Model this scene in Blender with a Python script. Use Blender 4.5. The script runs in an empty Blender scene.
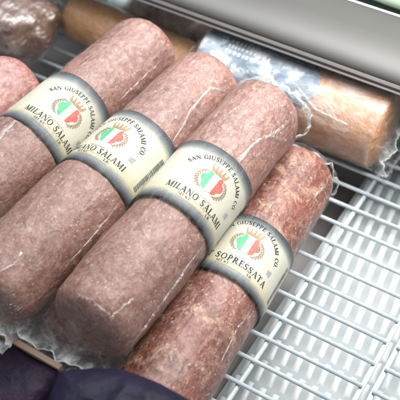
import bpy, bmesh, math, random
from mathutils import Vector, Matrix, noise
rnd = random.Random(7)
PI = math.pi
S = bpy.context.scene
COL = S.collection

# ------------------------------------------------------------------ camera
cam = bpy.data.cameras.new('camera'); camo = bpy.data.objects.new('camera', cam); COL.objects.link(camo)
cR = Vector((0.99994377, -0.00777272, -0.00721355)); cU = Vector((0.01060427, 0.73293926, 0.68021143)); cF = Vector((0, 0.68024967, -0.73298048))
cm = Matrix((cR, cU, -cF)).transposed().to_4x4(); cm.translation = Vector((0, 0, 0.549155)); camo.matrix_world = cm
cam.sensor_width = 36; cam.lens = 78.25; cam.clip_start = .01; cam.clip_end = 50
cam.dof.use_dof = True; cam.dof.focus_distance = .63; cam.dof.aperture_fstop = 10
S.camera = camo
# ------------------------------------------------------------------ world and lamps
w = bpy.data.worlds.new('World'); S.world = w; w.use_nodes = True
bg = w.node_tree.nodes['Background']; bg.inputs[0].default_value = (.90, .95, 1, 1); bg.inputs[1].default_value = .40
def lamp(name, loc, target, size, size_y, power, color):
    l = bpy.data.lights.new(name, 'AREA'); l.shape = 'RECTANGLE'; l.size = size; l.size_y = size_y; l.energy = power; l.color = color
    o = bpy.data.objects.new(name, l); COL.objects.link(o); o.location = loc
    o.rotation_euler = (Vector(target) - Vector(loc)).to_track_quat('-Z', 'Y').to_euler(); return o
kl = lamp('case_lamp', (.31, .64, .54), (.17, .62, 0), .66, .36, 3.9, (1, .985, .955)); kl.data.spread = math.radians(96)
lamp('case_strip_lamp', (.30, .92, 1.05), (.10, .60, .0), .9, .4, 3.2, (1, .985, .95))
cl = lamp('back_fill_lamp', (-.12, 1.15, 1.0), (-.10, .84, 0), .9, .5, 5.5, (.94, .97, 1)); cl.data.spread = math.radians(100)  # added fill lamp, brightens the back left and top of the case
S.view_settings.view_transform = 'Standard'; S.view_settings.look = 'None'; S.view_settings.exposure = -.16; S.view_settings.gamma = 1
S.cycles.transparent_max_bounces = 10; S.cycles.max_bounces = 6; S.cycles.glossy_bounces = 3; S.cycles.transmission_bounces = 4
S.render.resolution_x = 1024; S.render.resolution_y = 1024

# ------------------------------------------------------------------ helpers
YAW = 0.56185
RA = Vector((math.cos(YAW), -math.sin(YAW), 0)); RB = Vector((math.sin(YAW), math.cos(YAW), 0)); RO = Vector((.143673, .516653, 0))
RACK = Matrix.Translation(RO) @ Matrix.Rotation(-YAW, 4, 'Z')          # rack frame: x along the thin wires, y along the bars
def new_obj(name, verts, faces, mat, parent=None, smooth=True, uvs=None, matrix=None):
    me = bpy.data.meshes.new(name); me.from_pydata([tuple(v) for v in verts], [], faces); me.update()
    if smooth:
        for p in me.polygons: p.use_smooth = True
    if uvs:
        uv = me.uv_layers.new(name='UVMap')
        for lp in me.loops: uv.data[lp.index].uv = uvs[lp.vertex_index]
    if mat: me.materials.append(mat)
    o = bpy.data.objects.new(name, me); COL.objects.link(o)
    if parent is not None: o.parent = parent
    if matrix is not None: o.matrix_world = matrix
    return o
def tag(o, label, cat, group=None, kind=None):
    if label: o['label'] = label
    if cat: o['category'] = cat
    if group: o['group'] = group
    if kind: o['kind'] = kind
    return o
def empty(name, matrix):
    o = bpy.data.objects.new(name, None); COL.objects.link(o); o.matrix_world = matrix; o.empty_display_size = .02; return o
class MB:
    def __init__(s): s.v = []; s.f = []
    def add(s, vs, fs):
        n = len(s.v); s.v += [Vector(v) for v in vs]; s.f += [tuple(i + n for i in f) for f in fs]
    def box(s, x0, x1, y0, y1, z0, z1):
        s.add([(x0,y0,z0),(x1,y0,z0),(x1,y1,z0),(x0,y1,z0),(x0,y0,z1),(x1,y0,z1),(x1,y1,z1),(x0,y1,z1)],
              [(0,3,2,1),(4,5,6,7),(0,1,5,4),(1,2,6,5),(2,3,7,6),(3,0,4,7)])
    def tube(s, pts, r, n=10, cap=True):
        pts = [Vector(p) for p in pts]; rings = []
        for i, p in enumerate(pts):
            d = (pts[min(i+1, len(pts)-1)] - pts[max(i-1, 0)]).normalized()
            x = d.cross(Vector((0, 0, 1)));  x = x.normalized() if x.length > 1e-4 else Vector((1, 0, 0)); z = x.cross(d)
            rings.append([p + (x*math.cos(2*PI*k/n) + z*math.sin(2*PI*k/n))*r for k in range(n)])
        vs = [v for q in rings for v in q]; fs = []
        for i in range(len(pts)-1):
            for k in range(n): fs.append((i*n+k, i*n+(k+1) % n, (i+1)*n+(k+1) % n, (i+1)*n+k))
        if cap: fs += [tuple(range(n))[::-1], tuple((len(pts)-1)*n+k for k in range(n))]
        s.add(vs, fs)
    def build(s, name, mat, parent=None, smooth=False, matrix=None): return new_obj(name, s.v, s.f, mat, parent, smooth, None, matrix)

# ------------------------------------------------------------------ materials
def mat(name):
    m = bpy.data.materials.new(name); m.use_nodes = True; nt = m.node_tree
    for n in list(nt.nodes): nt.nodes.remove(n)
    return m, nt
def N(nt, t, **kw):
    n = nt.nodes.new(t)
    for k, v in kw.items():
        if k.startswith('i_'):
            key = k[2:]; n.inputs[int(key) if key.isdigit() else key.replace('_', ' ')].default_value = v
        else: setattr(n, k, v)
    return n
def ramp(nt, stops, fac=None, interp='LINEAR'):
    r = nt.nodes.new('ShaderNodeValToRGB'); e = r.color_ramp.elements; r.color_ramp.interpolation = interp
    while len(e) < len(stops): e.new(.5)
    for q, (p, c) in zip(e, stops): q.position = p; q.color = (*c, 1) if len(c) == 3 else c
    if fac is not None: nt.links.new(fac, r.inputs[0])
    return r
def mixc(nt, fac, a, b, mode='MIX'):
    m = nt.nodes.new('ShaderNodeMix'); m.data_type = 'RGBA'; m.blend_type = mode
    for s, v in ((0, fac), (6, a), (7, b)):
        if isinstance(v, (int, float)): m.inputs[s].default_value = v
        elif isinstance(v, tuple): m.inputs[s].default_value = (*v, 1)
        else: nt.links.new(v, m.inputs[s])
    return m.outputs[2]
def G(v): return (v, v, v)
def meat_mat(name, base, dark, fat, fat_hi=.62, fleck=(.70,.56,.49), scale=1., rough=.55, bumpd=.0006, patch=None, patch_at=(.55, .68)):
    m, nt = mat(name); L = nt.links.new
    tc = N(nt, 'ShaderNodeTexCoord'); mp = N(nt, 'ShaderNodeMapping'); L(tc.outputs['Object'], mp.inputs[0]); mp.inputs['Scale'].default_value = (scale, scale*.8, scale)
    n1 = N(nt, 'ShaderNodeTexNoise', i_Scale=230., i_Detail=5., i_Roughness=.65, i_Distortion=.25); L(mp.outputs[0], n1.inputs['Vector'])
    n2 = N(nt, 'ShaderNodeTexNoise', i_Scale=38., i_Detail=4., i_Roughness=.55); L(mp.outputs[0], n2.inputs['Vector'])
    n3 = N(nt, 'ShaderNodeTexNoise', i_Scale=330., i_Detail=3., i_Roughness=.6, i_Distortion=.5); L(mp.outputs[0], n3.inputs['Vector'])
    vo = N(nt, 'ShaderNodeTexVoronoi', i_Scale=260.); vo.feature = 'F1'; L(mp.outputs[0], vo.inputs['Vector'])
    r2 = ramp(nt, [(.30, G(0)), (.70, G(1))], n2.outputs['Fac'])
    c = mixc(nt, r2.outputs[0], dark, base)
    r1 = ramp(nt, [(.42, G(0)), (fat_hi, G(1))], n1.outputs['Fac'])
    mul = N(nt, 'ShaderNodeMath', operation='MULTIPLY'); mul.inputs[1].default_value = .62; L(r1.outputs[0], mul.inputs[0])
    c = mixc(nt, mul.outputs[0], c, fat)
    if patch:
        n4 = N(nt, 'ShaderNodeTexNoise', i_Scale=85., i_Detail=6., i_Roughness=.75, i_Distortion=.6); L(mp.outputs[0], n4.inputs['Vector'])
        r4 = ramp(nt, [(patch_at[0], G(0)), (patch_at[1], G(.8))], n4.outputs['Fac']); c = mixc(nt, r4.outputs[0], c, patch)
    r3 = ramp(nt, [(.62, G(0)), (.74, G(.6))], n3.outputs['Fac']); c = mixc(nt, r3.outputs[0], c, fleck)
    n6 = N(nt, 'ShaderNodeTexNoise', i_Scale=620., i_Detail=2.); L(mp.outputs[0], n6.inputs['Vector'])
    r6 = ramp(nt, [(.34, G(.55)), (.47, G(0))], n6.outputs['Fac']); c = mixc(nt, r6.outputs[0], c, dark)
    sz = N(nt, 'ShaderNodeTexNoise', i_Scale=60.); L(mp.outputs[0], sz.inputs['Vector'])
    th = N(nt, 'ShaderNodeMath', operation='MULTIPLY_ADD'); th.inputs[1].default_value = -.45; th.inputs[2].default_value = .20; L(sz.outputs['Fac'], th.inputs[0])
    sb = N(nt, 'ShaderNodeMath', operation='ADD'); L(vo.outputs['Distance'], sb.inputs[0]); L(th.outputs[0], sb.inputs[1])
    rv = ramp(nt, [(.06, G(.45)), (.15, G(0))], sb.outputs[0]); c = mixc(nt, rv.outputs[0], c, fleck)
    b = N(nt, 'ShaderNodeBsdfPrincipled'); L(c, b.inputs['Base Color']); b.inputs['Roughness'].default_value = rough
    b.inputs['Coat Weight'].default_value = .45; b.inputs['Coat Roughness'].default_value = .2; b.inputs['Specular IOR Level'].default_value = .35
    bp = N(nt, 'ShaderNodeBump', i_Strength=1., i_Distance=bumpd*1.5); L(n1.outputs['Fac'], bp.inputs['Height'])
    bp2 = N(nt, 'ShaderNodeBump', i_Strength=.8, i_Distance=bumpd*1.6); L(n2.outputs['Fac'], bp2.inputs['Height']); L(bp2.outputs[0], bp.inputs['Normal'])
    mw = N(nt, 'ShaderNodeMapping'); mw.inputs['Rotation'].default_value = (0, 0, .45); mw.inputs['Scale'].default_value = (1.3, .55, 1.3); L(tc.outputs['Object'], mw.inputs[0])
    nw = N(nt, 'ShaderNodeTexNoise', i_Scale=95., i_Detail=5., i_Roughness=.6, i_Distortion=.6); nw.noise_type = 'RIDGED_MULTIFRACTAL'; L(mw.outputs[0], nw.inputs['Vector'])
    bw = N(nt, 'ShaderNodeBump', i_Strength=.9, i_Distance=.0012); L(nw.outputs['Fac'], bw.inputs['Height']); L(bp.outputs[0], bw.inputs['Normal'])
    L(bw.outputs[0], b.inputs['Normal']); L(bw.outputs[0], b.inputs['Coat Normal'])
    o = N(nt, 'ShaderNodeOutputMaterial'); L(b.outputs[0], o.inputs[0]); return m
M = {}
M['milano'] = meat_mat('milano_meat', (.30,.142,.112), (.19,.085,.066), (.43,.265,.22), bumpd=.0007)
M['milano_red'] = meat_mat('red_meat', (.42,.17,.145), (.26,.09,.075), (.62,.38,.33), scale=.7, patch=(.75,.5,.42), patch_at=(.6,.7))
M['sopressata'] = meat_mat('sopressata_meat', (.25,.075,.052), (.095,.030,.022), (.37,.16,.11), scale=.8, patch=(.58,.37,.26), patch_at=(.50,.66), bumpd=.0009)
M['smoked'] = meat_mat('smoked_sausage', (.78,.42,.20), (.62,.30,.13), (.80,.52,.32), scale=.5, rough=.4)
M['roast'] = meat_mat('smoked_roll', (.60,.27,.11), (.42,.16,.06), (.68,.42,.24), scale=.45, rough=.4)
M['dark'] = meat_mat('cured_meat', (.17,.085,.055), (.07,.032,.024), (.27,.15,.10), scale=.4)
def film_mat(name, haze=.10, streak=.5, tint=(.93,.95,.95), stretch=(1,.25,1), scale=90., rough=.16, thr=.62, gloss=.045, edge_gloss=.22, bumpd=.0022, soft=.075, dist=1.6, fade=False):
    m, nt = mat(name); L = nt.links.new
    tc = N(nt, 'ShaderNodeTexCoord'); mp = N(nt, 'ShaderNodeMapping'); L(tc.outputs['Object'], mp.inputs[0]); mp.inputs['Scale'].default_value = stretch
    mp.inputs['Rotation'].default_value = (0, 0, .5)
    n1 = N(nt, 'ShaderNodeTexNoise', i_Scale=scale, i_Detail=5., i_Roughness=.62, i_Distortion=dist); L(mp.outputs[0], n1.inputs['Vector'])
    n2 = N(nt, 'ShaderNodeTexNoise', i_Scale=scale*.35, i_Detail=3., i_Distortion=2.); n2.noise_type = 'RIDGED_MULTIFRACTAL'; L(tc.outputs['Object'], n2.inputs['Vector'])
    bp = N(nt, 'ShaderNodeBump', i_Strength=1., i_Distance=bumpd); L(n1.outputs['Fac'], bp.inputs['Height'])
    tr = N(nt, 'ShaderNodeBsdfTransparent'); tr.inputs[0].default_value = (.97,.975,.975,1)
    gl = N(nt, 'ShaderNodeBsdfGlossy'); gl.inputs['Roughness'].default_value = rough; gl.inputs[0].default_value = (1,1,1,1); L(bp.outputs[0], gl.inputs['Normal'])
    lw = N(nt, 'ShaderNodeLayerWeight', i_Blend=.5); L(bp.outputs[0], lw.inputs['Normal'])
    pw = N(nt, 'ShaderNodeMath', operation='POWER'); pw.inputs[1].default_value = 3.; L(lw.outputs['Facing'], pw.inputs[0])
    fr = N(nt, 'ShaderNodeMath', operation='MULTIPLY_ADD'); fr.inputs[1].default_value = edge_gloss; fr.inputs[2].default_value = gloss; L(pw.outputs[0], fr.inputs[0])
    mx = N(nt, 'ShaderNodeMixShader'); L(fr.outputs[0], mx.inputs[0]); L(tr.outputs[0], mx.inputs[1]); L(gl.outputs[0], mx.inputs[2])
    df = N(nt, 'ShaderNodeBsdfDiffuse'); df.inputs[0].default_value = (*tint, 1); L(bp.outputs[0], df.inputs['Normal'])
    tl = N(nt, 'ShaderNodeBsdfTranslucent'); tl.inputs[0].default_value = (*tint, 1)
    ad = N(nt, 'ShaderNodeMixShader'); ad.inputs[0].default_value = .4; L(df.outputs[0], ad.inputs[1]); L(tl.outputs[0], ad.inputs[2])
    r = ramp(nt, [(thr-soft*1.1, G(haze)), (thr+soft, G(streak))], n1.outputs['Fac'])
    if fade:
        uv = N(nt, 'ShaderNodeUVMap'); sp = N(nt, 'ShaderNodeSeparateXYZ'); L(uv.outputs[0], sp.inputs[0])
        fm = N(nt, 'ShaderNodeMath', operation='MULTIPLY'); pq = N(nt, 'ShaderNodeMath', operation='POWER'); pq.inputs[1].default_value = 3.; L(sp.outputs['Y'], pq.inputs[0]); L(pq.outputs[0], fm.inputs[0]); L(r.outputs[0], fm.inputs[1])
        f2 = N(nt, 'ShaderNodeMath', operation='ADD'); f2.inputs[1].default_value = .01; L(fm.outputs[0], f2.inputs[0])
    m2 = N(nt, 'ShaderNodeMixShader'); L(f2.outputs[0] if fade else r.outputs[0], m2.inputs[0]); L(mx.outputs[0], m2.inputs[1]); L(ad.outputs[0], m2.inputs[2])
    o = N(nt, 'ShaderNodeOutputMaterial'); L(m2.outputs[0], o.inputs[0]); return m
M['film'] = film_mat('tight_film', haze=.0, streak=.12, thr=.66, gloss=.012, edge_gloss=.18, bumpd=.0035, rough=.12)
M['film_loose'] = film_mat('loose_film', haze=.16, streak=.95, scale=70., thr=.55, soft=.07, dist=.5, stretch=(1,.6,1), gloss=.05, edge_gloss=.30, bumpd=.006, rough=.08, fade=True)
M['film_fold'] = film_mat('folded_film', haze=.06, streak=.42, scale=130., gloss=.10)
M['film_rim'] = film_mat('film_rim', haze=.35, streak=.8, scale=160., gloss=.1)
M['film_white'] = film_mat('creased_wrap', haze=.10, streak=.62, scale=46., thr=.54, soft=.13, dist=.45, stretch=(1,.55,1), gloss=.028, edge_gloss=.2, bumpd=.007, rough=.14)
M['film_dark'] = film_mat('wrap_on_meat', haze=.02, streak=.5, scale=40., thr=.56, soft=.08, dist=.6, gloss=.07, edge_gloss=.25, bumpd=.006, rough=.16)
def simple(name, col, rough=.5, metal=0., bump=None, coat=0., var=None, spec=.5):
    m, nt = mat(name); L = nt.links.new
    b = N(nt, 'ShaderNodeBsdfPrincipled'); b.inputs['Base Color'].default_value = (*col, 1); b.inputs['Roughness'].default_value = rough; b.inputs['Metallic'].default_value = metal
    b.inputs['Specular IOR Level'].default_value = spec; b.inputs['Coat Weight'].default_value = coat; b.inputs['Coat Roughness'].default_value = .15
    tc = N(nt, 'ShaderNodeTexCoord')
    if var:
        n = N(nt, 'ShaderNodeTexNoise', i_Scale=var[0], i_Detail=4.); L(tc.outputs['Object'], n.inputs['Vector'])
        r = ramp(nt, [(.35, col), (.7, var[1])], n.outputs['Fac']); L(r.outputs[0], b.inputs['Base Color'])
    if bump:
        n = N(nt, 'ShaderNodeTexNoise', i_Scale=bump[0], i_Detail=4.); L(tc.outputs['Object'], n.inputs['Vector'])
        bp = N(nt, 'ShaderNodeBump', i_Strength=.8, i_Distance=bump[1]); L(n.outputs['Fac'], bp.inputs['Height']); L(bp.outputs[0], b.inputs['Normal'])
    o = N(nt, 'ShaderNodeOutputMaterial'); L(b.outputs[0], o.inputs[0]); return m
M['wire'] = simple('white_coated_wire', (.55,.61,.66), .34, coat=.4, var=(140., (.45,.51,.56)), bump=(300., .0003))
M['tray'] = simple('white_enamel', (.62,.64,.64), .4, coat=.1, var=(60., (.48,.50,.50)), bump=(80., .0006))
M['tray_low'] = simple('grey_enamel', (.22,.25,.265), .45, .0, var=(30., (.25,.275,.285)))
M['case_floor'] = simple('case_floor_paint', (.20,.19,.185), .5, var=(20., (.26,.24,.23)))
M['steel'] = simple('grey_steel_paint', (.085,.083,.079), .5, .15, var=(9., (.095,.092,.087)))
M['lip'] = simple('lip_painted_shine', (.80,.82,.83), .4)  # plain white stands in for the bright reflection along the polished edge
M['gap_strip'] = simple('gap_painted_shade', (.10,.095,.085), .5)  # dark colour stands in for the shade in the gap under the lip
M['wall'] = simple('case_wall_metal', (.42,.50,.53), .3, .5, var=(12., (.50,.57,.60)))
M['navy'] = simple('navy_foil', (.012,.007,.022), .5, 0, bump=(60., .003), coat=.0, spec=.2, var=(26., (.035,.010,.035)))
M['navy2'] = simple('blue_foil', (.008,.008,.022), .5, 0, bump=(55., .003), coat=.0, spec=.2, var=(22., (.014,.010,.034)))
M['tan'] = simple('tan_board', (.40,.27,.20), .6)
M['green'] = simple('green_wrap', (.50,.68,.46), .4, var=(28., (.62,.80,.66)))
M['ink'] = simple('black_ink', (.035,.040,.042), .6, spec=.15)
M['ink_soft'] = simple('grey_ink', (.17,.18,.18), .6, spec=.15)
M['gold'] = simple('brown_gold_ink', (.40,.26,.14), .55, spec=.15)
M['wreath'] = simple('wreath_ink', (.34,.26,.19), .6, spec=.15)
M['crest'] = simple('crest_ink', (.36,.41,.42), .6, spec=.15)
M['f_green'] = simple('green_ink', (.10,.46,.22), .5, spec=.15)
M['f_white'] = simple('white_ink', (.70,.70,.68), .5, spec=.15)
M['f_red'] = simple('red_ink', (.78,.13,.10), .5, spec=.15)
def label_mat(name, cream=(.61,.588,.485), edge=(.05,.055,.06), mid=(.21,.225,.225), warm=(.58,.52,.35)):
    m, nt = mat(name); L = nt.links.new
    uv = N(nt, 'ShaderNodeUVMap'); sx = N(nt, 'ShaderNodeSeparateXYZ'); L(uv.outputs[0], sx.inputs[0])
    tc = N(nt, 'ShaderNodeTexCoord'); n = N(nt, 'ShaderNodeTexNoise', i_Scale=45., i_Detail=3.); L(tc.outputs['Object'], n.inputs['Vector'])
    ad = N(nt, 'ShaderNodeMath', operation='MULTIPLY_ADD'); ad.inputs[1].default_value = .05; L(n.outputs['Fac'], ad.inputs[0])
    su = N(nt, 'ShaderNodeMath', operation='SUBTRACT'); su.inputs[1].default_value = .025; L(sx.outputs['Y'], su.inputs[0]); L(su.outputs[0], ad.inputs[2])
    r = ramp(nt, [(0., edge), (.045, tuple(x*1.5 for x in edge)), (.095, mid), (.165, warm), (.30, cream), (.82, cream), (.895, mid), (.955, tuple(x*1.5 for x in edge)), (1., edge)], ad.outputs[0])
    b = N(nt, 'ShaderNodeBsdfPrincipled'); L(r.outputs[0], b.inputs['Base Color']); b.inputs['Roughness'].default_value = .55; b.inputs['Specular IOR Level'].default_value = .25
    n2 = N(nt, 'ShaderNodeTexNoise', i_Scale=120., i_Detail=3.); L(tc.outputs['Object'], n2.inputs['Vector'])
    bp = N(nt, 'ShaderNodeBump', i_Strength=.5, i_Distance=.0005); L(n2.outputs['Fac'], bp.inputs['Height']); L(bp.outputs[0], b.inputs['Normal'])
    o = N(nt, 'ShaderNodeOutputMaterial'); L(b.outputs[0], o.inputs[0]); return m
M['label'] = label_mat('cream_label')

# ------------------------------------------------------------------ lettering (a small drawn serif alphabet, cap height 1)
T, t_ = .18, .075
def quad_line(x0, y0, x1, y1, w, wy=None):
    d = Vector((x1-x0, y1-y0)); n = max(1, int(d.length/.22)); p = Vector((-d.y, d.x)).normalized()*w/2
    if abs(d.x) > abs(d.y)*.15 and abs(d.y) > 1e-6: p = Vector((w/2*math.copysign(1, -d.y), 0)) if abs(d.y) > abs(d.x) else p
    a = Vector((x0, y0)); out = []
    for i in range(n):
        u, v = a + d*i/n, a + d*(i+1)/n; out.append([u-p, v-p, v+p, u+p])
    return out
def arc(cx, cy, rx, ry, a0, a1, thick=T, thin=t_):
    n = max(4, int(abs(a1-a0)/18)); out = []; pr = None
    for i in range(n+1):
        a = math.radians(a0 + (a1-a0)*i/n); w = thin + (thick-thin)*abs(math.cos(a))**1.3
        q = (Vector((cx+(rx-w)*math.cos(a), cy+(ry-w*.9)*math.sin(a))), Vector((cx+rx*math.cos(a), cy+ry*math.sin(a))))
        if pr: out.append([pr[0], q[0], q[1], pr[1]])
        pr = q
    return out
def stem(x, y0=0, y1=1, w=T): return quad_line(x, y0, x, y1, w)
def ser(x, y, l=.30): return quad_line(x-l/2, y + (.025 if y < .5 else -.025), x+l/2, y + (.025 if y < .5 else -.025), .05)
GL = {
 'A': (.84, quad_line(.14,0,.42,1,t_) + quad_line(.42,1,.72,0,T) + quad_line(.22,.33,.62,.33,t_) + ser(.13,0,.24) + ser(.72,0,.28)),
 'B': (.70, stem(.18) + ser(.13,0,.22) + ser(.13,1,.22) + arc(.28,.74,.32,.26,-90,90) + arc(.28,.26,.37,.28,-90,90) + quad_line(.18,.5,.3,.5,t_)),
 'C': (.80, arc(.44,.5,.38,.52,48,312) + quad_line(.69,.68,.69,.95,t_)),
 'E': (.66, stem(.20) + ser(.16,0,.24) + ser(.16,1,.24) + quad_line(.2,.97,.58,.97,t_) + quad_line(.2,.52,.48,.52,t_) + quad_line(.2,.03,.62,.03,t_) + quad_line(.59,.97,.59,.78,t_) + quad_line(.62,.03,.62,.24,t_) + quad_line(.48,.42,.48,.62,t_)),
 'G': (.86, arc(.44,.5,.38,.52,48,312) + quad_line(.69,.68,.69,.95,t_) + quad_line(.70,.08,.70,.42,T) + ser(.70,.45,.28)),
 'H': (.90, stem(.20) + stem(.70) + quad_line(.2,.52,.7,.52,t_) + ser(.2,0) + ser(.2,1) + ser(.7,0) + ser(.7,1)),
 'I': (.40, stem(.20) + ser(.2,0) + ser(.2,1)),
 'L': (.66, stem(.20) + ser(.2,1) + quad_line(.05,.03,.62,.03,t_) + quad_line(.61,.03,.61,.27,t_)),
 'M': (1.04, quad_line(.16,0,.16,1,t_) + quad_line(.18,1,.50,.04,T) + quad_line(.50,.04,.82,1,t_) + stem(.86) + ser(.16,0,.24) + ser(.86,0) + ser(.12,1,.2) + ser(.88,1,.24)),
 'N': (.90, quad_line(.16,0,.16,1,t_) + quad_line(.18,1,.74,.02,T) + quad_line(.76,0,.76,1,t_) + ser(.16,0,.24) + ser(.12,1,.22) + ser(.76,1,.26)),
 'O': (.88, arc(.44,.5,.40,.52,0,360)),
 'P': (.70, stem(.20) + ser(.2,0) + ser(.15,1,.22) + arc(.30,.72,.34,.28,-90,90) + quad_line(.2,.46,.3,.46,t_) + quad_line(.2,.97,.3,.97,t_)),
 'R': (.82, stem(.20) + ser(.2,0) + ser(.15,1,.22) + arc(.30,.74,.32,.26,-90,90) + quad_line(.2,.97,.3,.97,t_) + quad_line(.2,.5,.3,.5,t_) + quad_line(.38,.5,.72,0,T) + ser(.74,0,.2)),
 'S': (.64, arc(.31,.74,.25,.27,35,240) + arc(.31,.27,.27,.28,-145,62) + quad_line(.16,.60,.46,.44,T) + quad_line(.53,.74,.53,.97,t_) + quad_line(.07,.04,.07,.28,t_)),
 'T': (.76, stem(.38) + ser(.38,0) + quad_line(.05,.97,.71,.97,t_) + quad_line(.06,.97,.06,.76,t_) + quad_line(.70,.97,.70,.76,t_)),
 'U': (.88, quad_line(.20,.35,.20,1,T) + arc(.44,.36,.315,.38,180,360,T,t_) + quad_line(.73,.35,.73,1,t_) + ser(.2,1) + ser(.73,1,.24)),
 'W': (1.1, quad_line(.1,1,.34,0,T) + quad_line(.34,0,.55,.9,t_) + quad_line(.5,1,.76,0,T) + quad_line(.76,0,1.0,1,t_) + ser(.1,1,.24) + ser(1.0,1,.22)),
 '.': (.30, quad_line(.15,0,.15,.15,.16)), ' ': (.42, []),
}
def text_w(s, sp=.06): return sum(GL[c][0] + sp for c in s) - sp
def flat_text(s, height, s0, h0, width=None, sp=.06):
    """quads in label millimetres: centred on s0, baseline h0"""
    W = text_w(s, sp)*height; k = 1 if width is None else width/W; x = -W*k/2; out = []
    for c in s:
        for q in GL[c][1]: out.append([(s0 + x + p.x*height*k, h0 + p.y*height) for p in q])
        x += (GL[c][0] + sp)*height*k
    return out
def arch_text(s, height, cx, cy, rx, ry, a0, a1, wx=1.):
    """letters round an ellipse, evenly spaced by advance; angles in degrees from the up direction, clockwise"""
    n = 400; pts = []; L_ = [0]
    for i in range(n+1):
        a = math.radians(a0 + (a1-a0)*i/n); pts.append(Vector((cx + rx*math.sin(a), cy + ry*math.cos(a))))
        if i: L_.append(L_[-1] + (pts[-1]-pts[-2]).length)
    tot = L_[-1]; adv = text_w(s, .10); k = tot/adv; out = []; x = 0
    for c in s:
        wd = GL[c][0]; mid = (x + wd/2)*k
        i = min(range(n+1), key=lambda j: abs(L_[j]-mid)); i = max(1, min(n-1, i))
        d = (pts[i+1]-pts[i-1]).normalized(); up = Vector((-d.y, d.x))
        for q in GL[c][1]: out.append([tuple(pts[i] + d*((p.x-wd/2)*height*wx) + up*(p.y*height)) for p in q])
        x += wd + .10
    return out
def poly(pts): return [pts]
def wrap(name, quads, label, thc, u0, rad, material):
    """wraps flat artwork (mm) on the label: s round the salami, h along it"""
    vs, fs = [], []
    for j, q in enumerate(quads):
        n = len(vs)
        for (s, h) in q:
            r = rad + .00022 + (j % 9)*.000012; th = math.radians(thc) + s/1000/.032
            vs.append((r*math.sin(th), u0 + h/1000, r*math.cos(th)))
        fs.append(tuple(range(n, n+len(q))))
    o = new_obj(name, vs, fs, material, label, False)
    return o
def ellq(cx, cy, rx, ry, rot, n=8):
    c, s = math.cos(rot), math.sin(rot)
    return [(cx + rx*math.cos(2*PI*i/n)*c - ry*math.sin(2*PI*i/n)*s, cy + rx*math.cos(2*PI*i/n)*s + ry*math.sin(2*PI*i/n)*c) for i in range(n)]
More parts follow.
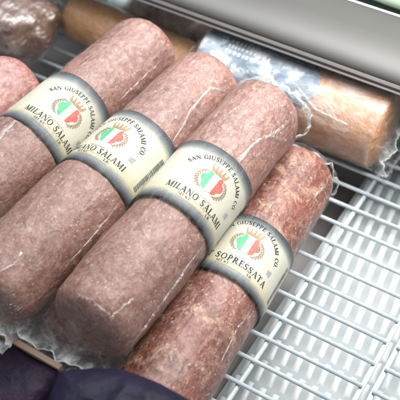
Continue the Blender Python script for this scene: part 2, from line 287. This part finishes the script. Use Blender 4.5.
def artwork(label, name_line, thc, u0, rad, side):
    U = lambda nm, q, m: wrap(nm, q, label, thc, u0, rad, m)
    arcs = arch_text('SAN GIUSEPPE SALAMI CO.', 3.8, 0, -3.5, 24.5, 21.3, -64, 80, 1.02)
    U('company_lettering', arcs, M['ink'])
    if name_line == 'MILANO SALAMI': U('product_lettering', flat_text(name_line, 5.3, 0, -20.2, 51), M['ink'])
    else: U('product_lettering', flat_text(name_line, 5.3, -3.5, -20.2, 60), M['ink'])
    small = flat_text('NET WT.', 2.1, -9, -23.4, 10) + flat_text('LB.', 2.1, 12.5, -23.4, 5)
    U('weight_lettering', small, M['ink'])
    r = random.Random(3); tiny = []
    for (x0, x1, h, hh) in ((-8.5, 8.5, -14.2, 1.3), (-14, 14, -25.4, .8), (-5, 8, -21.6, .7)):   # print too small to read
        x = x0
        while x < x1:
            wd = r.uniform(.25, .75); tiny.append([(x, h), (x+wd*.45, h), (x+wd*.45, h+hh*r.uniform(.8, 1)), (x, h+hh*r.uniform(.8, 1))]); x += wd + r.uniform(.1, .35)
    U('fine_print', tiny, M['ink_soft'])
    # tricolour emblem
    Gp = [(-2.6,-7.6),(-2.6,6.2),(-3.2,7.4),(-4.6,8.0),(-5.9,7.4),(-6.2,6.0),(-5.6,5.0),(-6.6,4.4),(-8.4,3.2),(-9.3,1.2),(-9.0,-1.0),(-7.6,-2.4),(-6.6,-3.6),(-6.2,-5.6),(-5.2,-7.0),(-3.8,-7.8)]
    Wp = [(-2.58,-7.6),(0,-8.6),(2.58,-7.6),(2.58,5.4),(1.2,4.8),(-1.2,4.8),(-2.58,5.6)]
    Rp = [(-x, y) for x, y in Gp][::-1]
    def strips(P, n=5):   # convex-enough pieces so the artwork bends round the salami
        xs = [p[0] for p in P]; x0, x1 = min(xs), max(xs); out = []
        for i in range(n):
            a, b = x0+(x1-x0)*i/n, x0+(x1-x0)*(i+1)/n
            def cut(X):
                ys = []
                for (p, q) in zip(P, P[1:]+P[:1]):
                    if (p[0]-X)*(q[0]-X) <= 0 and abs(p[0]-q[0]) > 1e-9: ys.append(p[1]+(q[1]-p[1])*(X-p[0])/(q[0]-p[0]))
                return (min(ys), max(ys)) if ys else None
            ca, cb = cut(a+1e-4), cut(b-1e-4)
            if ca and cb: out.append([(a, ca[0]), (b, cb[0]), (b, cb[1]), (a, ca[1])])
        return out
    U('emblem_green_field', strips(Gp, 24), M['f_green']); U('emblem_white_field', strips(Wp, 6), M['f_white']); U('emblem_red_field', strips(Rp, 24), M['f_red'])
    cr = []
    for i in range(10): cr.append([(-6.+i*1.2, 8.6), (-6.+(i+1)*1.2-.1, 8.6), (-6.+(i+1)*1.2-.1, 10.3), (-6.+i*1.2, 10.3)])
    for i in range(5):
        x = -5.6 + i*2.8; cr.append([(x-1.3+.15*(2-i), 10.4), (x+1.3+.15*(2-i)*-0, 10.4), (x*1.15+.35, 13.2), (x*1.15-.35, 13.2)]); cr.append(ellq(x*1.17, 13.8, .75, .75, 0))
    U('crown', cr, M['gold'])
    wr = []
    for sgn in (-1, 1):
        for i in range(9):
            a = math.radians(-52 + i*12.5); x, y = 11.6*math.cos(a), 9.5*math.sin(a) - .5
            for k in (-1, 1): wr.append([(sgn*p[0], p[1]) for p in ellq(x + k*.75, y, 1.35, .55, a + PI/2 + k*.6)])
    U('laurel_wreath', wr, M['wreath'])
    r = random.Random(5); cs = [ellq(24+r.uniform(-1.8,1.8), -7.2+r.uniform(-2.4,2.4), r.uniform(.3,.7), r.uniform(.25,.6), r.uniform(0,3), 6) for _ in range(38)]
    U('inspection_crest', cs, M['crest'])
    bc = []; h = -20
    while h < 16:
        wd = r.uniform(.35, 1.1); bc.append([(39, h), (41, h), (41, h+wd), (39, h+wd)]); bc.append([(41, h), (43+r.uniform(-.5,.8), h), (43, h+wd), (41, h+wd)]); h += wd + r.uniform(.35, .9)
    U('barcode', bc, M['ink_soft'])

# ------------------------------------------------------------------ salami builder
def frame_of(az, tilt, P):
    a, t = math.radians(az), math.radians(tilt)
    Y = Vector((math.sin(a)*math.cos(t), math.cos(a)*math.cos(t), math.sin(t))); X = Y.cross(Vector((0,0,1))).normalized(); Z = X.cross(Y)
    m = Matrix((X, Y, Z)).transposed().to_4x4(); m.translation = Vector(P); return m
def tube_surface(u0, u1, prof, nr, nt, amp, seed, fq=28., ring0=0., ring1=2*PI, closed=True):
    vs = []; off = Vector((seed*3.1, seed*7.7, seed*1.3))
    for i in range(nr+1):
        k = i/nr; u = u0 + (u1-u0)*k; R_ = prof(u)
        for j in range(nt if closed else nt+1):
            th = ring0 + (ring1-ring0)*j/nt; q = Vector((math.sin(th)*.032, u, math.cos(th)*.032))
            d = noise.noise(q*fq + off)*amp + noise.noise(q*fq*4 + off)*amp*.35 if amp else 0
            r = R_*(1 + d/.032); vs.append(Vector((r*math.sin(th), u, r*math.cos(th))))
    fs = []; m = nt if closed else nt+1
    for i in range(nr):
        for j in range(nt):
            j2 = (j+1) % m if closed else j+1
            fs.append((i*m+j, (i+1)*m+j, (i+1)*m+j2, i*m+j2))
    return vs, fs
def body_mesh(u0, u1, R, e0, e1, amp, seed, nt=96, sq=2.6, bend=None):
    """rounded-end log: stations bunch up at the ends"""
    st = []
    for i in range(14): a = PI/2*i/14; st.append((u0 + e0*(1-math.sin(a)), None, a, 0))
    st = []
    for i in range(15): a = PI/2*i/15; st.append((u0 + e0*(1 - math.cos(a)**(2/sq)) , R*max(.02, math.sin(a))**(2/sq)) if False else (u0 + e0*(1-math.cos(a)**.8*1.0), R*(1-(1-math.sin(a)**1)**1.)**.62 if a > 0 else R*.001))
    n = 90
    for i in range(n+1): st.append((u0+e0 + (u1-e1-u0-e0)*i/n, R))
    for i in range(14, -1, -1): a = PI/2*i/15; st.append((u1 - e1*(1-math.cos(a)**.8), R*math.sin(a)**.62 if a > 0 else R*.001))
    vs = []; off = Vector((seed*3.1, seed*7.7, seed*1.3))
    for (u, r0) in st:
        for j in range(nt):
            th = 2*PI*j/nt; q = Vector((math.sin(th)*R, u, math.cos(th)*R))
            d = (noise.noise(q*9 + off)*.9 + noise.noise(q*26 + off) + noise.noise(q*80 + off)*.4 + noise.noise(q*220 + off)*.18)*amp
            r = max(0, r0 + d*(r0/R)); vs.append(Vector((r*math.sin(th), u + d*.8*(1-r0/R), r*math.cos(th))))
    fs = []
    for i in range(len(st)-1):
        for j in range(nt): fs.append((i*nt+j, (i+1)*nt+j, (i+1)*nt+(j+1) % nt, i*nt+(j+1) % nt))
    return vs, fs
CR_UV = []
def crumple_mesh(u_start, direction, R, length, seed, flat=.25, wide=1.15, nr=26, nt=150, tw=0., ragged=.006, drop=0., amp=.0026, shift=0.):
    """the spare film past an end: starts round on the salami, is pressed flat to a ragged sealed edge"""
    vs = []; off = Vector((seed*2.3, seed, -seed*4.1)); CR_UV.clear()
    for i in range(nr+1):
        k = i/nr
        for j in range(nt):
            th = 2*PI*j/nt; c, s = math.cos(th), math.sin(th)
            e = k*k*(3-2*k); wx = R*(1 + (wide-1)*e); wz = R*(1-e) + R*flat*e
            x, z = s*wx + shift*e, c*wz - drop*e
            q = Vector((x*42, k*2.2, z*42)) + off; CR_UV.append((j/nt, k))
            f = noise.noise(q)*.6 + (1-abs(noise.noise(q*1.9+off))*2)*.4
            g = noise.noise(Vector((th*5, k*1.5, seed)))
            a = amp*(.15 + 1.4*k)
            x += s*f*a + math.cos(tw)*0; z += c*f*a + g*a*.9
            u = u_start + direction*(k*length + k*k*ragged*(noise.noise(Vector((th*2.2, seed, 0))) + .5*noise.noise(Vector((th*7, 0, seed)))) + .0012*k*noise.noise(q*2))
            vs.append(Vector((x, u, z)))
    fs = [(i*nt+j, (i+1)*nt+j, (i+1)*nt+(j+1) % nt, i*nt+(j+1) % nt) for i in range(nr) for j in range(nt)]
    return vs, fs
def rim(vs, root, nt=150):
    m = MB(); e = vs[-nt:]; m.tube([e[i % nt] for i in range(nt+1)], .00045, 6, False); m.build('sealed_edge', M['film_rim'], root, True)
def ridge_mesh(path, R, h=.0012, wd=.0011, seed=1):
    """a raised fold in the film; path = [(u, theta_deg)]"""
    vs = []; fs = []; n = 60
    def at(k):
        x = k*(len(path)-1); i = min(int(x), len(path)-2); f = x-i
        return path[i][0]*(1-f)+path[i+1][0]*f, path[i][1]*(1-f)+path[i+1][1]*f
    for i in range(n+1):
        k = i/n; u, th = at(k); u2, th2 = at(min(1, k+.01)); u1, th1 = at(max(0, k-.01))
        th += 1.5*noise.noise(Vector((k*7, seed, 0)));
        du, ds = u2-u1, math.radians(th2-th1)*R; l = math.hypot(du, ds); nu, ns = -ds/l, du/l
        env = min(1, 5*k, 5*(1-k))*(.6 + .5*noise.noise(Vector((k*16, 0, seed))))
        for (o, r) in ((-wd, 0), (-wd*.2, h*env), (wd*.3, h*env*.9), (wd, 0)):
            a = math.radians(th) + ns*o/R; vs.append(((R+r)*math.sin(a), u + nu*o, (R+r)*math.cos(a)))
    for i in range(n):
        for j in range(3): fs.append((i*4+j, i*4+j+1, (i+1)*4+j+1, (i+1)*4+j))
    return vs, fs
def salami(label, az, tilt, P, u0, u1, material, seed, lab=None, line='MILANO SALAMI', thc=0, near=None, far=None, R=.032, ridges=(), e0=.018, e1=.022, amp=.0018, group='wrapped deli salamis on the rack', kind='salami', film=True, filmmat='film'):
    root = empty('salami', frame_of(az, tilt, P)); tag(root, label, kind, group)
    vs, fs = body_mesh(u0, u1, R, e0, e1, amp, seed); new_obj('meat', vs, fs, material, root)
    if lab:
        a, b = lab; LR = R + .0011; vs, uvs, fs = [], [], []; nt, nr = 96, 24
        for i in range(nr+1):
            for j in range(nt+1):
                th = math.radians(thc - 178 + 300*j/nt); u = a + (b-a)*i/nr + .0007*noise.noise(Vector((th*1.3, i/nr, seed))); r = LR + .0003*noise.noise(Vector((th*3, u*60, seed)))
                vs.append((r*math.sin(th), u, r*math.cos(th))); uvs.append((j/nt, i/nr))
        m = nt+1
        fs = [(i*m+j, (i+1)*m+j, (i+1)*m+j+1, i*m+j+1) for i in range(nr) for j in range(nt)]
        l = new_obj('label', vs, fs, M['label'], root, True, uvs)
        so = l.modifiers.new('paper', 'SOLIDIFY'); so.thickness = .0003; so.offset = -1
        artwork(l, line, thc, a + .0325, LR + .00025, 1)
    if film:
        fv, ff = tube_surface(u0 + e0*.5, u1 - e1*(.45 if far else .75), lambda u: (R + .0019), 110, 110, .0006, seed+20)
        fl = new_obj('film', fv, ff, M[filmmat], root)
        for k, pth in enumerate(ridges):
            vs, fs = ridge_mesh(pth[0], R+.0017, seed=seed+k, *pth[1:]); new_obj('film_fold', vs, fs, M['film_fold'], fl)
        if near: vs, fs = crumple_mesh(u0 + e0*.5, -1, R+.0019, seed=seed+3, **near); new_obj('film_end', vs, fs, M['film_loose'], root, True, list(CR_UV)); rim(vs, root)
        if far: vs, fs = crumple_mesh(u1 - e1*.45, 1, R+.0019, seed=seed+6, **far); new_obj('film_end', vs, fs, M['film_loose'], root, True, list(CR_UV)); rim(vs, root)
    return root

# ------------------------------------------------------------------ the setting
m = MB(); m.box(-1.6, 1.6, -1.2, 1.8, -.09, -.07)
fl = m.build('case_floor', M['case_floor'], matrix=RACK); tag(fl, 'dark floor of the chilled case under the wire rack', None, kind='structure')
# back wall with overhanging steel ledge
m = MB(); m.box(-.9, .9, .134, .150, -.069, .090)
wl = m.build('case_wall', M['wall'], matrix=RACK); tag(wl, 'grey blue metal wall of the case behind the back salamis', None, kind='structure')
led = empty('steel_ledge', RACK @ Matrix.Translation((0, .115, .1))); tag(led, 'grey steel ledge with a polished lip, its shine painted white, running above the back salamis', 'ledge')
V0, V1, ZT = .0400, .114, .100
prof = [(V1, ZT - .004), (V1, ZT), (V0+.0265, ZT)]
for i in range(13): a = PI/2*i/12; prof.append((V0 + .026 - .026*math.sin(a), ZT - .0102*(1-math.cos(a))))
vs = [(x, y-.115, z-.1) for x in (-.9, .9) for (y, z) in prof]; n = len(prof)
new_obj('ledge_top', vs, [(i, i+1, n+i+1, n+i) for i in range(n-1)], M['steel'], led)
m = MB(); m.box(-.9, .9, V0-.115-.0002, V0-.115+.0016, -.0135, -.0102); m.build('lip', M['lip'], led)
m = MB(); m.box(-.9, .9, V0-.115+.0006, V0-.115+.006, -.0170, -.0137); m.build('gap_strip', M['gap_strip'], led)  # dark strip put in where the gap is only in shade
m = MB(); m.box(-.9, .9, V0-.115-.0004, V0-.115+.0009, -.0186, -.0172); m.build('lower_lip', M['lip'], led)
m = MB(); m.box(-.9, .9, .1142-.115, .1160-.115, -.006, .0012); m.build('rear_lip', M['lip'], led)

# slotted tray under the rack
tr = empty('slotted_tray', RACK @ Matrix.Translation((.25, -.1, -.022))); tag(tr, 'white slotted tray seen through the wires, in bright upright bars', 'tray')
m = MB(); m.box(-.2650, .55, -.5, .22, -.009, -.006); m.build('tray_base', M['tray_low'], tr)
m = MB()
for i in range(-21, 14):          # rows of short raised bars
    y0 = i*.022 + .0120; y1 = y0 + .0202; x = -.2630
    while x < .46:
        o = 0; c = [(x+.0020, y0), (x+.0074, y0), (x+.0054, y1), (x, y1)]
        b_ = []
        for k_ in range(6):      # rounded across, tapering into the sheet at both ends
            f_ = k_/5; zz = -.0062 + .0016*math.sin(PI*f_)**.6 if 0 < k_ < 5 else -.0062
            p0 = (c[0][0]*(1-f_)+c[1][0]*f_, y0); p1 = (c[3][0]*(1-f_)+c[2][0]*f_, y1)
            b_ += [(p0[0], p0[1], -.0062), (p0[0], p0[1]+.0016, zz), (p1[0], p1[1]-.0016, zz), (p1[0], p1[1], -.0062)]
        m.add(b_, [(k_*4+q_, k_*4+4+q_, k_*4+5+q_, k_*4+1+q_) for k_ in range(5) for q_ in range(3)]); x += .0108
sl = m.build('raised_bars', M['tray'], tr, True); 


# wire racks
def rack(label, x0, x1, bars, label_parts=None):
    r = empty('wire_rack', RACK @ Matrix.Translation((x0, 0, -.006))); tag(r, label, 'wire rack', 'white wire racks in the case')
    for k in range(-27, 5):
        y = k*.022; m = MB(); m.tube([(0, y, .0045), (x1-x0, y, .0045)], .0017, 10); m.build('wire', M['wire'], r, True)
    for bx in bars: m = MB(); m.tube([(bx-x0, -.60, .0015), (bx-x0, .095, .0015)], .0021, 10); m.build('cross_bar', M['wire'], r, True)
    return r
rack('white wire rack that carries the salamis, long wires over spaced cross bars', -.62, .0775, (-.6195, -.52, -.42, -.3155, -.236, -.118, 0, .077))
rack('second white wire rack, at the right edge of the photo', .0855, .50, (.0858, .163, .24, .32, .40))

# ------------------------------------------------------------------ salamis
D = salami('front Milano salami, its whole MILANO SALAMI label in view, crumpled film end above the packages', 32.54, 2.513, (.0372, .5, .0853), -.213, .040, M['milano'], 1,
   lab=(-.1115, -.0500), thc=31, near=dict(length=.030, wide=1.28, flat=.30, drop=.012, shift=-.013, amp=.0032), far=dict(length=.012, wide=1.02, flat=.75, drop=.004),
   ridges=(([(-.049, 38), (-.02, 44), (-.004, 55), (.020, 62)], .0011, .0016), ([(-.205, 84), (-.17, 80), (-.115, 74)], .0016, .0011), ([(-.012, 50), (.004, 78)], .0010, .0009), ([(-.206, 38), (-.185, 44)], .0012, .0009)))
Cs = salami('middle Milano salami of the three, its label overlapped by the front salami', 34.7, 0, (-.0370, .5, .083), -.192, .089, M['milano'], 2,
   lab=(-.0750, -.0113), thc=-6, near=dict(length=.022, wide=1.15, flat=.35, drop=.006, shift=-.004),
   ridges=(([(-.01, 58), (.02, 44), (.05, 40), (.062, 60)], .0009, .0012), ([(-.186, 22), (-.17, 30), (-.16, 26)], .0009, .0009), ([(-.15, 78), (-.11, 72), (-.08, 66)], .0009, .0009)))
B = salami('leftmost labelled Milano salami, its upper end lying in front of the tan smoked sausage', 35, 0, (-.1240, .5, .083), -.15, .148, M['milano'], 3,
   lab=(-.0183, .0458), thc=36, ridges=(([(-.09, 2), (-.05, 6), (-.02, -2)], .0007, .0012), ([(.06, 70), (.12, 66)], .0008, .0008)))
A = salami('reddish salami end at the left edge, no label showing, below dark wrapped meat', 36, 0, (-.2060, .5, .075), -.10, .100, M['milano_red'], 4, ridges=())
E = salami('red and orange marbled sopressata with SOPRESSATA on its label, lying on the wire rack', 28.6, 0, (.0788, .5, .0325), -.285, .019, M['sopressata'], 5,
   lab=(-.1375, -.0785), line='HOT SOPRESSATA', thc=12, far=dict(length=.008, wide=.9, flat=.7, drop=.004), ridges=(([(-.03, 52), (-.01, 60), (.003, 58)], .0010, .0012), ([(-.20, 64), (-.17, 58), (-.145, 60)], .0007, .0008)), amp=.0016)
E2 = salami('dark salami in shade on the rack at the lower left, below the crumpled film', 33, 0, (.0020, .5, .0325), -.195, .05, M['sopressata'], 6)

# back row
F = salami('large orange brown roll in creased wrap with blue printed sheet, below the steel ledge', 90+32.2, 0, tuple(RACK @ Vector((-.09, .043, .036))), -.10, .088, M['roast'], 8, R=.035, e0=.01, e1=.008, amp=.0012,
   filmmat='film_white', far=dict(length=.016, wide=1.05, flat=.5, drop=.01), near=dict(length=.012, wide=.9, flat=.5), kind='smoked roll',
   ridges=(([(-.098, -30), (-.05, -22), (.0, -30), (.05, -26)], .004, .003), ([(-.06, -10), (.0, 5), (.06, -5)], .002, .0014), ([(.0, 30), (.03, 55), (.07, 60)], .0018, .0014)))
G_ = salami('thin tan smoked sausage with rounded end, behind the leftmost labelled salami', 90+32.2+4, 0, tuple(RACK @ Vector((-.27, .046, .024))), -.088, .085, M['smoked'], 9, R=.0235, e0=.016, e1=.012, amp=.0012, film=True, kind='sausage')

# printed sheet on the roll
def sheet_mat():  # printed wrap
    m, nt = mat('blue_printed_sheet'); L = nt.links.new
    tc = N(nt, 'ShaderNodeTexCoord'); n = N(nt, 'ShaderNodeTexNoise', i_Scale=75., i_Detail=4., i_Distortion=.3); L(tc.outputs['Object'], n.inputs['Vector'])
    r = ramp(nt, [(.42, (.12,.18,.25)), (.52, (.20,.27,.34)), (.56, (.45,.50,.53)), (.7, (.60,.63,.64))], n.outputs['Fac'])
    b = N(nt, 'ShaderNodeBsdfPrincipled'); L(r.outputs[0], b.inputs['Base Color']); b.inputs['Roughness'].default_value = .6; b.inputs['Specular IOR Level'].default_value = .2
    o = N(nt, 'ShaderNodeOutputMaterial'); L(b.outputs[0], o.inputs[0]); return m
vs, fs = [], []
for i in range(31):
    for j in range(41):
        th = math.radians(-130 + 190*j/40); u = -.094 + .098*i/30 + (.010*math.sin(j*.21+1) + .012*(j/40))*(i/30); r = .0362
        vs.append((r*math.sin(th), u, r*math.cos(th)))
fs = [(i*41+j, (i+1)*41+j, (i+1)*41+j+1, i*41+j+1) for i in range(30) for j in range(40)]
sh = new_obj('printed_sheet', vs, fs, sheet_mat(), F); so = sh.modifiers.new('paper', 'SOLIDIFY'); so.thickness = .0003; so.offset = -1
r_ = random.Random(11); q = []
for row in range(3):
    x = -.070
    while x < -.030:
        wd = r_.uniform(.0015, .0032); h = .0032; th = -.02 + row*.17
        q.append([(.03655*math.sin(t), uu, .03655*math.cos(t)) for (uu, t) in ((x, th), (x+wd, th), (x+wd, th+h/.0365), (x, th+h/.0365))]); x += wd + r_.uniform(.0012, .0022)
new_obj('printed_marks', [p for a in q for p in a], [tuple(range(4*i, 4*i+4)) for i in range(len(q))], M['f_white'], sh, False)

# lumpy and pillow shapes
def lump(name, M4, rx, ry, rz, amp, seed, material, parent=None, fq=22., n=48, sq=1., grow=0.):
    vs, fs = [], []; off = Vector((seed*5.3, seed*1.7, seed*2.9)); m = 2*n
    for i in range(n+1):
        a = PI*i/n
        for j in range(m):
            b = 2*PI*j/m; d = Vector((math.sin(a)*math.cos(b), math.sin(a)*math.sin(b), math.cos(a)))
            d = Vector([math.copysign(abs(c)**sq, c) for c in d])
            p = Vector((d.x*rx, d.y*ry, d.z*rz)); k = noise.noise(p*fq+off) + .45*noise.noise(p*fq*2.7+off) + .2*noise.noise(p*fq*7+off)
            p *= 1 + k*amp; p += d*grow; vs.append(p)
    for i in range(n):
        for j in range(m): fs.append((i*m+j, (i+1)*m+j, (i+1)*m+(j+1) % m, i*m+(j+1) % m))
    return new_obj(name, vs, fs, material, parent, True, None, M4 if parent is None else None)
def wrapped_lump(name, label, cat, P, rz_, r3, amp, seed, material, film='film_white', group=None):
    mt = Matrix.Translation(P) @ Matrix.Rotation(rz_, 4, 'Z'); root = empty(name, mt); tag(root, label, cat, group)
    lump('meat', None, *r3, amp, seed, material, root, 22., sq=.85)
    lump('film', None, *(x+.002 for x in r3), amp*1.2, seed, M[film], root, 22., sq=.85, grow=.001)
    return root
wrapped_lump('wrapped_meat', 'dark brown chunk of cured meat in shiny wrap, top left corner', 'wrapped meat', (-.215, .735, .036), -.5, (.078, .056, .036), .16, 3, M['dark'], film='film_dark')
wrapped_lump('wrapped_meat', 'dark red wrapped meat under the ledge, nearest the blue printed sheet', 'wrapped meat', tuple(RACK @ Vector((-.165, .100, .026))), -YAW, (.058, .026, .024), .16, 5, M['milano_red'], group='dark meats tucked under the ledge')
wrapped_lump('wrapped_meat', 'dark wrapped meat under the ledge, behind the tan smoked sausage', 'wrapped meat', tuple(RACK @ Vector((-.268, .104, .026))), -YAW, (.045, .025, .024), .18, 7, M['dark'], group='dark meats tucked under the ledge')

def pillow(name, outline, z, thick, material, label, cat, seed, crease=.0016, tilt=0., group=None, edge=None):
    """a soft sealed pouch: closed outline in plan, puffed between two sheets, thin at the seam"""
    n = len(outline); c = Vector((sum(p[0] for p in outline)/n, sum(p[1] for p in outline)/n)); root = None
    dense = []
    for i in range(n):
        a, b = Vector(outline[i]), Vector(outline[(i+1) % n])
        for k in range(16): dense.append(a.lerp(b, k/16))
    m = len(dense); rings = 26; vs, fs = [], []
    for side in (1, -1):
        for i in range(rings+1):
            t = i/rings
            for j, p in enumerate(dense):
                q = c.lerp(p, t) - c; h = thick/2*(max(0, 1-t**3.2))**.6
                w = noise.noise(Vector((q.x*38, q.y*38, seed)))*crease*2 + (1-abs(noise.noise(Vector((q.x*60, q.y*60, seed+5))))*2)*crease
                vs.append(Vector((q.x, q.y, side*h + side*w*(1-t**4) + side*.0003 + (q.x*tilt))))
    k = (rings+1)*m
    for i in range(rings):
        for j in range(m):
            a, b, c2, d = i*m+j, (i+1)*m+j, (i+1)*m+(j+1) % m, i*m+(j+1) % m
            fs.append((a, b, c2, d)); fs.append((k+d, k+c2, k+b, k+a))
    for j in range(m): fs.append((rings*m+j, k+rings*m+j, k+rings*m+(j+1) % m, rings*m+(j+1) % m))
    o = new_obj(name, vs, fs, material, None, True, None, Matrix.Translation((c.x, c.y, z))); return tag(o, label, cat, group)
pillow('foil_package', [(-0.0872, 0.2837), (-0.066, 0.286), (-0.0471, 0.2842), (-0.0245, 0.2743), (-0.0019, 0.2601), (0.0057, 0.2403), (-0.0094, 0.1885), (-0.0565, 0.1602), (-0.1084, 0.1885), (-0.0943, 0.2545)], .091, .024, M['navy2'],
       'blue foil package with a curved top edge, in front of the crumpled film end', 'package', 4, .0014, group='dark foil packages in the foreground')
bx = empty('foil_package', RACK @ Matrix.Translation((-.22, -.38, .04))); tag(bx, 'dark navy package with a tan board edge, in the lower left corner', 'package', 'dark foil packages in the foreground')
gv, gf = [], []
for i in range(41):
    for j in range(25):
        x = -.16 + .292*i/40; y = -.09 + .164*j/24; gv.append((x, y, .0185 + .0022*noise.noise(Vector((x*40, y*40, 2))) + .0012*noise.noise(Vector((x*110, y*110, 4)))))
top = len(gv)
for i in range(41):
    for j in range(25): v = gv[i*25+j]; gv.append((v[0], v[1], -.02))
for i in range(40):
    for j in range(24): gf.append((i*25+j, (i+1)*25+j, (i+1)*25+j+1, i*25+j+1)); gf.append((top+i*25+j+1, top+(i+1)*25+j+1, top+(i+1)*25+j, top+i*25+j))
for i in range(40): gf.append((i*25+24, (i+1)*25+24, top+(i+1)*25+24, top+i*25+24)); gf.append((top+i*25, top+(i+1)*25, (i+1)*25, i*25))
for j in range(24): gf.append((j, j+1, top+j+1, top+j)); gf.append((40*25+j+1, 40*25+j, top+40*25+j, top+40*25+j+1))
new_obj('wrapper', gv, gf, M['navy'], bx)
m = MB(); m.box(-.16, .1325, .0745, .0785, -.02, .0205); m.build('board_edge', M['tan'], bx)

# beyond the ledge and in the far left corner
m = MB(); m.box(-.9, .9, .152, .9, .070, .080)
bs = m.build('back_shelf', simple('shelf_white', (.30,.36,.33), .5), matrix=RACK); tag(bs, 'pale shelf of the next compartment beyond the ledge', None, kind='structure')
g3 = lambda u, v: tuple((RACK @ Vector((u, v, 0)))[:2])
pillow('green_pack', [g3(-.13, .122), g3(-.02, .118), g3(.08, .121), g3(.10, .22), g3(.0, .27), g3(-.12, .25)], .108, .028, M['green'], 'pale green wrapped pack beyond the ledge, in the top right corner', 'package', 9, .002)
pillow('plastic_bag', [g3(-.40, .088), g3(-.33, .080), g3(-.305, .10), g3(-.31, .125), g3(-.37, .130), g3(-.41, .12)], .018, .030, simple('pale_plastic', (.55,.64,.68), .3, coat=.4), 'pale blue plastic bag on the rack between the tan sausage and the wall', 'bag', 12, .003)
